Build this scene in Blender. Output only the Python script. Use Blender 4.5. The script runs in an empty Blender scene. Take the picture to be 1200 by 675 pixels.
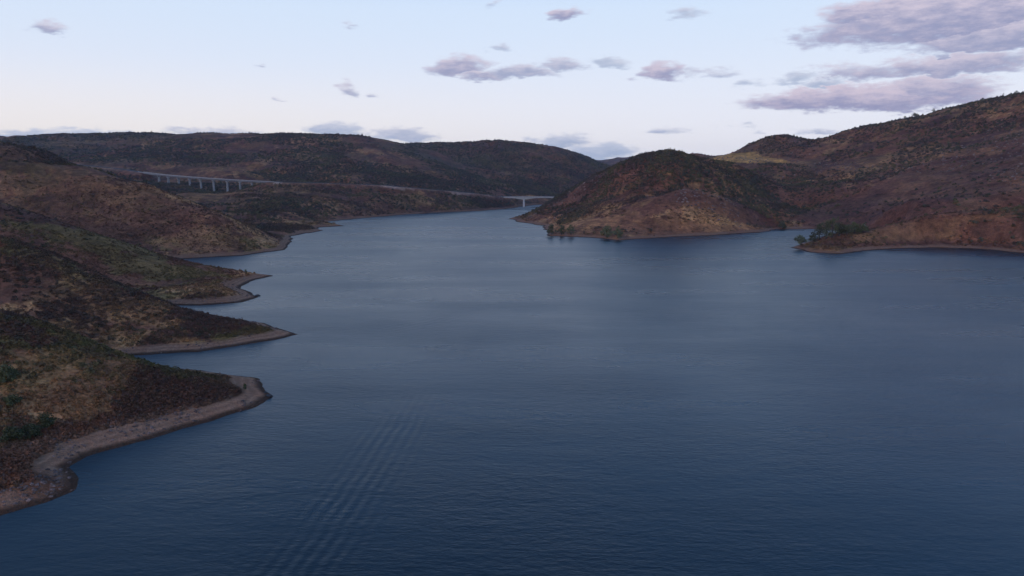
import bpy, bmesh, math, random
import numpy as np
from mathutils import Vector, Matrix

# ------------------------------------------------------------------ camera, sky, sun, exposure
sc = bpy.context.scene
F, CX, CY, CAMZ, HOR = 857.0, 600.0, 337.5, 70.0, 205.0      # photo is 1200 x 675
PITCH = math.atan((CY - HOR) / F)
cam_d = bpy.data.cameras.new('camera'); cam = bpy.data.objects.new('camera', cam_d)
sc.collection.objects.link(cam); sc.camera = cam
cam_d.sensor_width = 36.0; cam_d.lens = 36.0 * F / 1200.0
cam_d.clip_start = 1.0; cam_d.clip_end = 40000.0
cam.location = (0, 0, CAMZ); cam.rotation_euler = (math.pi / 2 - PITCH, 0, 0)

SUN_AZ, SUN_EL = math.radians(-140), math.radians(6.0)        # the sun has gone down on the left
world = bpy.data.worlds.new('World'); sc.world = world; world.use_nodes = True
world.cycles.sampling_method = 'MANUAL'; world.cycles.sample_map_resolution = 256
sun_d = bpy.data.lights.new('sun', 'SUN'); sun = bpy.data.objects.new('sun', sun_d)
sc.collection.objects.link(sun)
sun_d.energy = 0.32; sun_d.angle = math.radians(40); sun_d.color = (1.0, 0.74, 0.64)
_sd = Vector((math.sin(SUN_AZ) * math.cos(math.radians(18)), math.cos(SUN_AZ) * math.cos(math.radians(18)), math.sin(math.radians(18))))
sun.rotation_euler = (-_sd).to_track_quat('-Z', 'Y').to_euler()
sun.location = (-200, 60, 400)
vs = sc.view_settings
vs.view_transform = 'Standard'; vs.look = 'None'; vs.gamma = 1.0; vs.use_curve_mapping = False
vs.exposure = EXPO = 1.3
cy = sc.cycles
cy.use_denoising = True
try: cy.denoiser = 'OPENIMAGEDENOISE'
except Exception: pass
cy.max_bounces = 3; cy.diffuse_bounces = 1; cy.glossy_bounces = 2; cy.transmission_bounces = 2
cy.use_adaptive_sampling = True; cy.adaptive_threshold = 0.02; cy.volume_bounces = 0; cy.transparent_max_bounces = 8; cy.sample_clamp_indirect = 6.0

SP, CP = math.sin(PITCH), math.cos(PITCH)
def direction(px, py):
    cx = (px - CX) / F; c = (CY - py) / F
    return cx, CP + c * SP, -SP + c * CP
def P(px, py, D):
    """a point of the place seen in direction (px, py), D metres ahead of the viewpoint"""
    x, y, z = direction(px, py); t = D / y
    return (x * t, D, CAMZ + z * t)
def W(px, py):
    """where that direction meets the water level"""
    x, y, z = direction(px, py); t = -CAMZ / z
    return (x * t, y * t)
def project(x, y, z):
    yy = y * CP - (z - CAMZ) * SP; up = y * SP + (z - CAMZ) * CP
    return CX + F * x / yy, CY - F * up / yy

# ------------------------------------------------------------------ node helpers
class NT:
    def __init__(s, tree): s.t = tree; s.n = tree.nodes; s.l = tree.links
    def new(s, kind, **kw):
        n = s.n.new(kind)
        for k, v in kw.items(): setattr(n, k, v)
        return n
    def put(s, sock, v):
        if hasattr(v, 'is_linked') or isinstance(v, bpy.types.NodeSocket): s.l.new(v, sock)
        else: sock.default_value = v
    def m(s, op, a, b=None, c=None, clamp=False):
        n = s.new('ShaderNodeMath', operation=op, use_clamp=clamp)
        s.put(n.inputs[0], a)
        if b is not None: s.put(n.inputs[1], b)
        if c is not None: s.put(n.inputs[2], c)
        return n.outputs[0]
    def mix(s, f, a, b, blend='MIX'):
        n = s.new('ShaderNodeMix', data_type='RGBA', blend_type=blend)
        s.put(n.inputs[0], f)
        for k, v in ((6, a), (7, b)):
            if isinstance(v, tuple) and len(v) == 3: v = v + (1.0,)
            s.put(n.inputs[k], v)
        return n.outputs[2]
    def ramp(s, v, lo, hi, a=0.0, b=1.0, smooth=True):
        n = s.new('ShaderNodeMapRange', interpolation_type='SMOOTHSTEP' if smooth else 'LINEAR')
        s.put(n.inputs[0], v); s.put(n.inputs[1], lo); s.put(n.inputs[2], hi); s.put(n.inputs[3], a); s.put(n.inputs[4], b)
        return n.outputs[0]
    def noise(s, vec, scale, detail=4.0, rough=0.55, dist=0.0):
        n = s.new('ShaderNodeTexNoise'); s.l.new(vec, n.inputs['Vector'])
        n.inputs['Scale'].default_value = scale; n.inputs['Detail'].default_value = detail
        n.inputs['Roughness'].default_value = rough; n.inputs['Distortion'].default_value = dist
        return n
def material(name):
    m = bpy.data.materials.new(name); m.use_nodes = True
    nt = NT(m.node_tree); b = nt.n['Principled BSDF']
    return m, nt, b

# ------------------------------------------------------------------ sky with clouds
def build_world():
    nt = NT(world.node_tree); nt.n.clear()
    out = nt.new('ShaderNodeOutputWorld'); bg = nt.new('ShaderNodeBackground')
    nt.l.new(bg.outputs[0], out.inputs[0])
    sky = nt.new('ShaderNodeTexSky', sky_type='NISHITA')
    sky.sun_disc = False; sky.sun_elevation = SUN_EL; sky.sun_rotation = SUN_AZ
    sky.altitude = 300; sky.air_density = 1.0; sky.dust_density = 0.6; sky.ozone_density = 2.0
    tc = nt.new('ShaderNodeTexCoord')
    sep = nt.new('ShaderNodeSeparateXYZ'); nt.l.new(tc.outputs['Generated'], sep.inputs[0])
    x, y, z = sep.outputs
    base = nt.mix(1.0, sky.outputs[0], SKY_GAIN, 'MULTIPLY')
    # dusk air low over the land: pale blue, whiter and a little pink towards the horizon
    el = nt.m('ARCSINE', z); az = nt.m('ARCTAN2', x, y)
    veil = nt.ramp(el, 0.20, 0.56, 1.0, 0.0)
    vc = nt.mix(nt.ramp(el, 0.0, 0.24), VEIL_LOW, VEIL_COL)
    vc = nt.mix(nt.ramp(el, 0.20, 0.40), vc, VEIL_HIGH)
    base = nt.mix(nt.m('MULTIPLY', veil, VEIL), base, vc)
    low = nt.ramp(el, 0.0, 0.15, 1.0, 0.0)
    left = nt.ramp(nt.m('ABSOLUTE', nt.m('SUBTRACT', az, -0.75)), 0.1, 1.2, 1.0, 0.0)
    base = nt.mix(nt.m('MULTIPLY', nt.m('MULTIPLY', low, left), 1.0), base, GLOW_COL)
    # cloud coordinates, frayed by noise
    uv = nt.new('ShaderNodeCombineXYZ'); nt.l.new(az, uv.inputs[0]); nt.put(uv.inputs[1], nt.m('MULTIPLY', el, 3.2))
    n1 = nt.noise(uv.outputs[0], 9.0, 3.0, 0.6); n2 = nt.noise(uv.outputs[0], 38.0, 4.0, 0.62)
    s1 = nt.new('ShaderNodeSeparateColor'); nt.l.new(n1.outputs['Color'], s1.inputs[0])
    s2 = nt.new('ShaderNodeSeparateColor'); nt.l.new(n2.outputs['Color'], s2.inputs[0])
    def warp(c, a, b, k1, k2):
        c = nt.m('ADD', c, nt.m('MULTIPLY', nt.m('SUBTRACT', a, 0.5), k1))
        return nt.m('ADD', c, nt.m('MULTIPLY', nt.m('SUBTRACT', b, 0.5), k2))
    u = warp(az, s1.outputs[0], s2.outputs[0], 0.09, 0.035)
    v = warp(el, s1.outputs[1], s2.outputs[1], 0.022, 0.020)
    dens, shade, pink = None, None, None
    for (px, py, rx, ry, amt, pk) in CLOUDS:
        dx, dy, dz = direction(px, py); L = math.sqrt(dx * dx + dy * dy + dz * dz)
        a0, e0 = math.atan2(dx, dy), math.asin(dz / L)
        ra, re = rx / F, ry / F
        tv = nt.m('DIVIDE', nt.m('SUBTRACT', v, e0), re)
        tvb = nt.m('MAXIMUM', tv, nt.m('MULTIPLY', tv, -1.5))
        tu = nt.m('DIVIDE', nt.m('SUBTRACT', u, a0), ra)
        d = nt.m('SQRT', nt.m('ADD', nt.m('MULTIPLY', tu, tu), nt.m('MULTIPLY', tvb, tvb)))
        d = nt.m('MULTIPLY', nt.m('SUBTRACT', 1.0, d), amt * 1.5)
        if dens is None: dens, shade, pink = d, tv, nt.m('ADD', pk, 0.0)
        else:
            w = nt.m('GREATER_THAN', d, dens)
            mx = lambda p, q: nt.m('ADD', nt.m('MULTIPLY', w, q), nt.m('MULTIPLY', nt.m('SUBTRACT', 1.0, w), p))
            shade = mx(shade, tv); pink = mx(pink, pk)
            dens = nt.m('MAXIMUM', dens, d)
    # the rest of the sky, out of view, carries the same scattered clouds
    n4 = nt.noise(uv.outputs[0], 3.1, 4.0, 0.6)
    off = nt.m('MAXIMUM', nt.ramp(nt.m('ABSOLUTE', az), 0.68, 0.95), nt.ramp(el, 0.26, 0.42))
    gen = nt.m('MULTIPLY', nt.m('SUBTRACT', nt.m('MULTIPLY', nt.m('SUBTRACT', n4.outputs[0], 0.56), 4.0), 0.0), off)
    gen = nt.m('SUBTRACT', gen, nt.m('MULTIPLY', nt.m('SUBTRACT', 1.0, off), 3.0))
    dens = nt.m('MAXIMUM', dens, gen)
    n3 = nt.noise(uv.outputs[0], 40.0, 7.0, 0.68)
    dens = nt.m('ADD', dens, nt.m('MULTIPLY', nt.m('SUBTRACT', n3.outputs[0], 0.5), 2.0))
    dens = nt.m('ADD', dens, nt.m('MULTIPLY', nt.m('SUBTRACT', n1.outputs[0], 0.5), 2.2))
    a = nt.ramp(dens, -0.05, 0.95, 0.0, 0.93)
    sh = nt.m('ADD', shade, nt.m('MULTIPLY', nt.m('SUBTRACT', n3.outputs[0], 0.5), 2.6))
    sh = nt.ramp(sh, -0.6, 0.9)
    lit = nt.mix(pink, CLOUD_GREY_LIT, CLOUD_PINK_LIT)
    drk = nt.mix(pink, CLOUD_BLUE, CLOUD_PURPLE)
    ccol = nt.mix(sh, drk, lit)
    base = nt.mix(a, base, ccol)
    # below the horizon the ground takes over
    nt.l.new(base, bg.inputs[0]); bg.inputs[1].default_value = SKY_STRENGTH

SKY_STRENGTH = 0.15
S = SKY_STRENGTH * 2 ** EXPO
def lin(r, g, b):
    f = lambda c: ((c / 255 + 0.055) / 1.055) ** 2.4 if c > 10 else c / 255 / 12.92
    return (f(r), f(g), f(b))
def skyc(r, g, b): return tuple(c / S for c in lin(r, g, b)) + (1.0,)
SKY_GAIN = (0.40, 0.72, 1.08, 1.0)
VEIL = 0.97; VEIL_COL = skyc(217, 233, 254); VEIL_LOW = skyc(249, 245, 252); VEIL_HIGH = skyc(104, 174, 255); GLOW_COL = skyc(255, 246, 238)
CLOUD_PURPLE = skyc(146, 148, 184); CLOUD_PINK_LIT = skyc(213, 200, 216)
CLOUD_BLUE = skyc(172, 186, 212); CLOUD_GREY_LIT = skyc(206, 212, 230)
#        px   py   rx  ry  amount pink
CLOUDS = [(1150, 18, 170, 42, 1.8, 0.9), (1200, 42, 120, 28, 1.6, 0.8), (1025, 18, 72, 16, 1.2, 0.9),
          (1110, 80, 125, 16, 1.2, 0.8), (1190, 74, 100, 15, 1.0, 0.6), (1010, 118, 140, 19, 1.7, 1.0), (1090, 108, 68, 20, 1.2, 0.9),
          (536, 78, 42, 17, 1.1, 0.8), (610, 87, 58, 11, 1.0, 0.5), (655, 78, 40, 14, 1.0, 0.4), (718, 73, 24, 9, 0.8, 0.0),
          (566, 90, 40, 8, 0.8, 0.7), (668, 19, 24, 9, 0.9, 0.9), (800, 16, 30, 8, 0.6, 0.1),
          (778, 86, 28, 14, 1.0, 0.9), (828, 85, 36, 10, 0.9, 0.2), (866, 97, 30, 8, 0.8, 0.0), (928, 94, 28, 10, 0.9, 0.0), (975, 98, 26, 7, 0.7, 0.1),
          (58, 34, 22, 9, 0.8, 0.6), (410, 105, 15, 10, 0.8, 0.5), (440, 111, 10, 5, 0.5, 0.4), (306, 77, 8, 4, 0.6, 0.4), (405, 31, 14, 4, 0.5, 0.4),
          (590, 56, 12, 6, 0.5, 0.1), (865, 149, 16, 5, 0.6, 0.1), (780, 152, 28, 6, 0.6, 0.2), (326, 114, 7, 3, 0.5, 0.4),
          (240, 156, 66, 9, 1.1, 0.2), (400, 155, 32, 13, 1.1, 0.1), (470, 162, 46, 15, 1.2, 0.2), (60, 160, 110, 9, 1.4, 0.0),
          (660, 166, 36, 14, 1.1, 0.1), (705, 180, 46, 14, 1.3, 0.0), (960, 158, 30, 5, 0.6, 0.2), (580, 4, 12, 5, 0.4, 0.3), (885, 155, 10, 6, 0.4, 0.1)]
build_world()

# ------------------------------------------------------------------ noise (numpy)
def vnoise(x, y, seed=0):
    xi = np.floor(x).astype(np.int64); yi = np.floor(y).astype(np.int64)
    fx = x - xi; fy = y - yi
    fx = fx * fx * fx * (fx * (fx * 6 - 15) + 10); fy = fy * fy * fy * (fy * (fy * 6 - 15) + 10)
    def h(a, b):
        n = (a * 374761393 + b * 668265263 + seed * 982451653) & 0xFFFFFFFF
        n = ((n ^ (n >> 13)) * 1274126177) & 0xFFFFFFFF
        n = n ^ (n >> 16)
        return (n & 0xFFFFFF) / float(0xFFFFFF)
    a, b, c, d = h(xi, yi), h(xi + 1, yi), h(xi, yi + 1), h(xi + 1, yi + 1)
    return (a + (b - a) * fx) * (1 - fy) + (c + (d - c) * fx) * fy
def fbm(x, y, scale, octv=4, seed=0, gain=0.5):
    t = 0; amp = 1; s = 0
    for i in range(octv):
        c, sn = math.cos(i * 1.1 + .5), math.sin(i * 1.1 + .5)
        t = t + amp * vnoise((x * c - y * sn) / scale + 17.3 * i, (x * sn + y * c) / scale - 9.1 * i, seed + i); s += amp
        amp *= gain; scale *= 0.5
    return t / s - 0.5
def sstep(a, b, x):
    t = np.clip((x - a) / (b - a), 0, 1); return t * t * (3 - 2 * t)

# ------------------------------------------------------------------ the lake's outline (metres)
LEFT_SHORE = [(-60, -2300), (-300, -1700), (-380, -1000), (-330, -500), (-290, -200), (-250, 0), (-190, 90), (-140, 130)] + \
    [W(*p) for p in [(0, 602), (50, 588), (84, 574), (90, 562), (80, 547), (100, 536), (150, 522), (200, 508), (250, 493), (298, 477), (318, 465), (306, 456)]] + \
    [(-88, 246), (-112, 257), (-138, 268), (-152, 278)] + \
    [W(*p) for p in [(190, 414), (230, 412), (280, 405), (325, 398), (349, 392), (330, 386)]] + \
    [(-118, 343), (-145, 358), (-175, 375), (-198, 390)] + \
    [W(*p) for p in [(236, 358), (285, 354), (304, 348), (296, 342), (284, 338.5), (283, 335), (300, 328), (319, 323.5)]] + \
    [(-185, 520), (-220, 540), (-262, 575), (-300, 608)] + \
    [W(*p) for p in [(222, 303), (282, 300), (334, 292.5), (341, 284), (342, 277), (377, 270), (370, 266.5), (403, 265), (378, 260.5), (420, 256), (470, 252), (510, 249.5), (560, 247.3), (592, 245), (608, 242.6), (630, 240)]] + \
    [(120, 1790), (215, 1860), (330, 1950), (460, 2120), (600, 2420), (690, 2800), (800, 3200)]
RIGHT_SHORE = [(860, 3180), (790, 2700), (690, 2250), (520, 1960), (350, 1810), (230, 1730), (150, 1670), (112, 1600), (88, 1530), (62, 1440), (36, 1345), (14, 1260)] + \
    [W(*p) for p in [(597, 256), (606, 260), (636, 264.5), (640, 270), (642, 276.5), (680, 278), (705, 279.5), (722, 282), (745, 280.5), (790, 278), (850, 275), (890, 272.5), (912, 269), (950, 268.5), (990, 270)]] + \
    [(440, 880), (400, 835), (345, 790), (300, 755)] + \
    [W(*p) for p in [(946, 281), (928, 290), (950, 296), (985, 298), (1010, 294), (1050, 291.5), (1100, 290.5), (1150, 292), (1200, 297)]] + \
    [(530, 600), (640, 520), (720, 380), (760, 150), (720, -200), (650, -600), (600, -1200), (350, -1900), (100, -2400)]
LAKE = np.array(LEFT_SHORE + RIGHT_SHORE, dtype=np.float64)
def lake_distance(x, y):
    """metres to the shoreline; positive on land"""
    A = LAKE; B = np.roll(LAKE, -1, axis=0)
    best = np.full(x.shape, 1e18); inside = np.zeros(x.shape, bool)
    for (ax, ay), (bx, by) in zip(A, B):
        dx, dy = bx - ax, by - ay; L = dx * dx + dy * dy
        t = np.clip(((x - ax) * dx + (y - ay) * dy) / L, 0, 1)
        ex, ey = x - ax - t * dx, y - ay - t * dy
        np.minimum(best, ex * ex + ey * ey, out=best)
        if ay != by:
            c = ((ay > y) != (by > y)) & (x < (bx - ax) * (y - ay) / (by - ay) + ax)
            inside ^= c
    d = np.sqrt(best)
    return np.where(inside, -d, d)

# ------------------------------------------------------------------ lie of the land: crests, valleys, slopes
CTRL = []
def crest(*pts): CTRL.extend(P(*p) for p in pts)
def land(*pts): CTRL.extend(pts)
# first spur (nearest, left)
crest((262, 440, 237), (240, 430, 238), (176, 412, 238), (107, 390, 236), (50, 376, 234), (0, 365, 232), (-150, 335, 228), (-400, 290, 220))
land((-178, 274, 6), (-235, 276, 16), (-330, 278, 32))
land((-300, 130, 42), (-330, 30, 40), (-400, -120, 55), (-450, -500, 70), (-500, -1200, 90), (-520, 120, 80), (-620, -150, 95))
# second
crest((300, 377, 335), (247, 361, 337), (182, 341, 340), (111, 319, 342), (62, 297, 345), (0, 277, 350), (-150, 250, 350), (-350, 215, 350))
land((-220, 388, 5), (-285, 392, 15), (-370, 397, 32))
# third
crest((290, 319.5, 500), (277, 317, 500), (208, 304, 500), (126, 279, 505), (60, 257, 512), (0, 236, 520), (-150, 205, 520), (-300, 190, 520))
land((-335, 605, 5), (-410, 605, 15), (-530, 615, 42))
# fourth, with the dark summit at the left edge
crest((318, 284, 700), (300, 278, 705), (252, 252, 715), (214, 240, 725), (176, 221, 740), (141, 208, 760), (105, 199, 790), (50, 178, 830), (0, 168, 840), (-150, 160, 830), (-350, 158, 800))
crest((60, 205, 740), (0, 196, 730))
land((-305, 860, 7), (-390, 890, 20), (-490, 920, 32), (-640, 950, 60), (-900, 1100, 110))
# fifth: the hill below the road
crest((362, 262, 1000), (350, 250, 1080), (340, 238, 1180), (300, 238, 1180), (320, 226, 1290), (270, 236, 1200), (240, 236, 1200), (400, 240, 1240), (400, 228, 1340), (450, 235, 1350), (500, 236, 1400), (550, 236, 1500))
# under the viaduct
crest((186, 214.5, 1490), (197, 215.5, 1475), (209, 216, 1460), (222, 217, 1447), (235, 221, 1435), (250, 224, 1425), (266, 227.5, 1418), (281, 224.5, 1410), (295, 219.5, 1405), (310, 216, 1402), (150, 205, 1580))
# long ridge behind the road
crest((-300, 150, 2100), (-120, 158, 2150), (0, 165, 2150), (30, 161, 2200), (90, 160, 2200), (130, 161, 2200), (160, 159.5, 2200), (225, 159.5, 2200), (290, 158.5, 2200), (340, 156.5, 2200), (400, 157.5, 2180), (430, 161, 2150), (450, 167.5, 2110), (462, 173, 2080))
crest((500, 190, 1960), (540, 206, 1850), (560, 214, 1760))
crest((50, 190, 1800), (150, 186, 1780), (250, 190, 1720), (350, 192, 1720), (420, 196, 1720), (480, 206, 1700))
# second ridge, above the far bridge
crest((480, 172, 2450), (500, 168.5, 2500), (560, 166.5, 2500), (590, 164, 2500), (620, 166.5, 2480), (655, 174, 2440), (678, 183, 2400), (693, 195, 2350), (704, 208, 2300))
crest((600, 200, 2150), (640, 205, 2150), (560, 200, 2150), (630, 228, 1900), (670, 228, 2050))
# land far behind
crest((600, 192, 3400), (660, 194, 3500), (690, 190, 4500), (720, 187, 4500), (745, 183.5, 4500), (800, 184, 4500), (900, 186, 4300), (1100, 180, 4300), (1300, 180, 4300), (400, 184, 4200), (200, 182, 4200), (0, 180, 4200), (-300, 175, 4200))
# headland on the right of the narrows
crest((612, 253, 1220), (632, 243, 1300), (650, 233, 1330), (670, 222, 1300), (700, 204.5, 1230), (730, 190, 1160), (760, 179, 1110), (776, 176.5, 1095), (792, 177.5, 1090), (803, 181, 1090), (820, 189, 1100), (842, 194, 1120), (870, 196, 1160))
crest((650, 255, 1030), (680, 240, 1080), (720, 222, 1050), (760, 205, 1020), (800, 205, 1020))
land((120, 1500, 20), (170, 1620, 21), (260, 1550, 55), (330, 1650, 40), (420, 1500, 100), (600, 1750, 100))
crest((690, 263, 880), (720, 256, 890), (740, 248, 905), (770, 232, 935), (800, 222.5, 960), (830, 225, 965), (850, 233, 965), (880, 246, 965), (905, 256, 975))
land((195, 985, 46), (250, 1010, 48))
# valley behind the inlet and the big right hill
crest((950, 262, 975), (930, 242, 1100), (900, 216, 1240), (860, 205, 1280), (1000, 258, 905), (1000, 222, 1100))
crest((800, 184, 1650), (830, 182, 1640), (862, 177, 1650), (878, 168, 1660), (892, 162.5, 1660), (910, 159.5, 1660), (928, 160, 1650), (960, 163.5, 1610), (976, 158, 1580), (1000, 150, 1550), (1050, 141, 1500), (1100, 131, 1450), (1150, 121.5, 1400), (1200, 109, 1350), (1350, 95, 1300), (1600, 100, 1150))
crest((840, 189, 1470), (880, 189, 1440), (920, 191, 1400), (890, 178, 1560), (860, 183, 1540), (970, 185, 1400))
crest((1050, 190, 1220), (1100, 205, 1060), (1100, 170, 1250), (1200, 160, 1130), (1200, 200, 930), (1100, 232, 900), (1050, 245, 880), (1200, 228, 820), (1150, 240, 820))
land((1000, 2000, 130), (1300, 2600, 140))
# peninsula
crest((960, 276, 735), (985, 272, 738), (1010, 271, 735), (1050, 263, 735), (1100, 255.5, 735), (1150, 249, 735), (1200, 243, 730), (1350, 225, 720), (1020, 283, 690), (1100, 277, 690), (1200, 275, 680))
land((380, 770, 9), (450, 800, 17), (530, 800, 26), (620, 790, 40))
land((800, 500, 60), (1000, 300, 110), (950, -100, 90), (900, -600, 90), (800, -1300, 90), (500, -2600, 80), (100, -3200, 100), (-500, -2400, 90), (-1300, -1500, 130), (-1300, 0, 140), (-1200, 700, 140), (-1500, 1500, 150), (1600, 400, 190), (1500, 1200, 210), (1500, -900, 140))
for k in range(14):
    a = math.radians(-180 + k * 25.7)
    if abs(a) > 0.75: land((math.sin(a) * 4300, math.cos(a) * 4300, 150 + 40 * math.sin(k * 2.3)))
    land((math.sin(a) * 6800, math.cos(a) * 6800, 120))
CTRL = np.array(CTRL)
FARCREST = CTRL[(CTRL[:, 1] > 900) & (CTRL[:, 1] < 2600) & (np.abs(CTRL[:, 0]) < 0.75 * CTRL[:, 1])]
_r = np.hypot(CTRL[:, 0], CTRL[:, 1])
SHK = LAKE[np.hypot(LAKE[:, 0], LAKE[:, 1]) > 60]
_cx = np.concatenate([CTRL[:, 0], SHK[:, 0]]); _cy = np.concatenate([CTRL[:, 1], SHK[:, 1]]); _cz = np.concatenate([CTRL[:, 2], SHK[:, 0] * 0 + 1.0])
def _emb(x, y):
    r = np.maximum(np.hypot(x, y), 20.0)
    return np.stack([x / r, y / r, np.log(r)], -1), r
_E, _R = _emb(_cx, _cy); C2 = 0.018 ** 2
_K = np.sqrt(((_E[:, None] - _E[None]) ** 2).sum(-1) + C2)
_n = len(_cx); _M = np.zeros((_n + 4, _n + 4)); _M[:_n, :_n] = _K - np.eye(_n) * 0.0006
_M[:_n, _n] = 1; _M[_n, :_n] = 1; _M[:_n, _n + 1:] = _E; _M[_n + 1:, :_n] = _E.T
_Wt = np.linalg.solve(_M + np.diag([0] * _n + [1e-9] * 4), np.concatenate([_cz / _R, np.zeros(4)]))
def rbf(x, y):
    out = np.empty(x.shape)
    for i in range(0, len(x), 20000):
        e, r = _emb(x[i:i + 20000], y[i:i + 20000]); e32 = e.astype(np.float32); c32 = _E.astype(np.float32)
        d2 = (e32 ** 2).sum(-1)[:, None] + (c32 ** 2).sum(-1)[None] - 2 * e32 @ c32.T
        k = np.sqrt(np.maximum(d2, 0) + np.float32(C2))
        out[i:i + 20000] = (k @ _Wt[:_n].astype(np.float32) + _Wt[_n] + e @ _Wt[_n + 1:]) * r
    return out

# road: along the hillside, over the viaduct, down to the far bridge
ROAD = np.array([P(*p) for p in [(60, 190, 1740), (110, 194.5, 1670), (143, 198, 1590), (165, 201.5, 1535), (186, 204.3, 1490), (197, 205.4, 1475), (209, 206.4, 1460), (222, 207.4, 1447), (235, 208.4, 1435), (250, 209.4, 1425), (266, 210.4, 1418), (281, 211.3, 1410), (295, 212.1, 1405), (310, 212.7, 1402), (322, 213.2, 1400), (345, 213.7, 1402), (370, 214.2, 1408), (410, 215.4, 1428), (450, 217, 1450), (475, 219.4, 1466), (500, 221.5, 1490), (530, 224, 1530), (560, 227, 1575), (578, 229.5, 1600), (589, 231, 1620)]])
VIA0, VIA1 = 3, 14                                            # the stretch of ROAD carried by the viaduct
def road_distance(x, y):
    best = np.full(x.shape, 1e18); rz = np.zeros(x.shape)
    for i in range(len(ROAD) - 1):
        if VIA0 <= i < VIA1: continue
        (ax, ay, az_), (bx, by, bz) = ROAD[i], ROAD[i + 1]
        dx, dy = bx - ax, by - ay
        t = np.clip(((x - ax) * dx + (y - ay) * dy) / (dx * dx + dy * dy), 0, 1)
        d = (x - ax - t * dx) ** 2 + (y - ay - t * dy) ** 2
        w = d < best
        best = np.where(w, d, best); rz = np.where(w, az_ + t * (bz - az_), rz)
    return np.sqrt(best), rz

def height(x, y, full=False):
    """terrain height over the water level"""
    r = np.hypot(x, y)
    k = np.clip(r / 900.0, 0.25, 2.0)
    wx = fbm(x, y, 26, 3, 5) * 9 * np.minimum(k, 1.2) + fbm(x, y, 6, 2, 55) * 1.6; wy = fbm(x, y, 26, 3, 9) * 9 * np.minimum(k, 1.2) + fbm(x, y, 6, 2, 59) * 1.6
    d = lake_distance(x + wx, y + wy)
    base = rbf(x, y)
    beach = 0.25 * d + fbm(x, y, 18, 3, 21) * np.clip(d, 0, 14) * 0.08
    cd = np.full(x.shape, 1e9)
    for q in FARCREST: cd = np.minimum(cd, (x - q[0]) ** 2 + (y - q[1]) ** 2)
    cd0 = np.sqrt(cd)
    cd = 0.25 + 0.3 * sstep(1850, 2100, r); cd = cd + (1 - cd) * sstep(30, 150, cd0)
    n = fbm(x, y, 130, 4, 31) * 9 * k * cd + fbm(x, y, 38, 4, 33) * (3.2 + 4 * sstep(700, 1000, r))
    gl = (0.12 - np.abs(fbm(x, y, 210, 4, 41))) * 75 * np.clip(k - 0.6, 0, 1.0) * (1 - 0.65 * sstep(1500, 1950, r)) * cd
    vd = np.full(x.shape, 1e9)
    for q in ROAD[VIA0:VIA1 + 1]: vd = np.minimum(vd, np.hypot(x - q[0], y - q[1]))
    up = np.maximum(base + (n - gl) * sstep(25, 120, d) * sstep(25, 150, vd), 2.0 + 0.05 * np.clip(d, 0, 300))
    h = beach + (up - beach) * sstep(8, 42, d)
    h = np.where(d > 0, h, np.maximum(0.22 * d, -8))
    rd, rz = road_distance(x, y)
    wgt = 1 - sstep(9, 42, rd)
    h = np.where(d > 0, h + (rz - 0.6 - h) * wgt, h)
    return (h, d, rd) if full else h

# ------------------------------------------------------------------ what grows where (plain base colours)
GOLD, STRAW, HEATH, DARKH, OLIVE, DEEP, BEACH, SCAR, SOIL = [np.array(c) for c in
    [(0.38, 0.195, 0.085), (0.43, 0.265, 0.125), (0.175, 0.078, 0.046), (0.105, 0.050, 0.034), (0.140, 0.104, 0.034), (0.076, 0.062, 0.032), (0.235, 0.138, 0.092), (0.44, 0.31, 0.25), (0.22, 0.105, 0.062)]]
WARM = np.array((1.36, 1.13, 0.97))
def inpoly(px, py, poly):
    ins = np.zeros(px.shape, bool); n = len(poly)
    for i in range(n):
        ax, ay = poly[i]; bx, by = poly[(i + 1) % n]
        if ay == by: continue
        ins ^= ((ay > py) != (by > py)) & (px < (bx - ax) * (py - ay) / (by - ay) + ax)
    return ins
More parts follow.
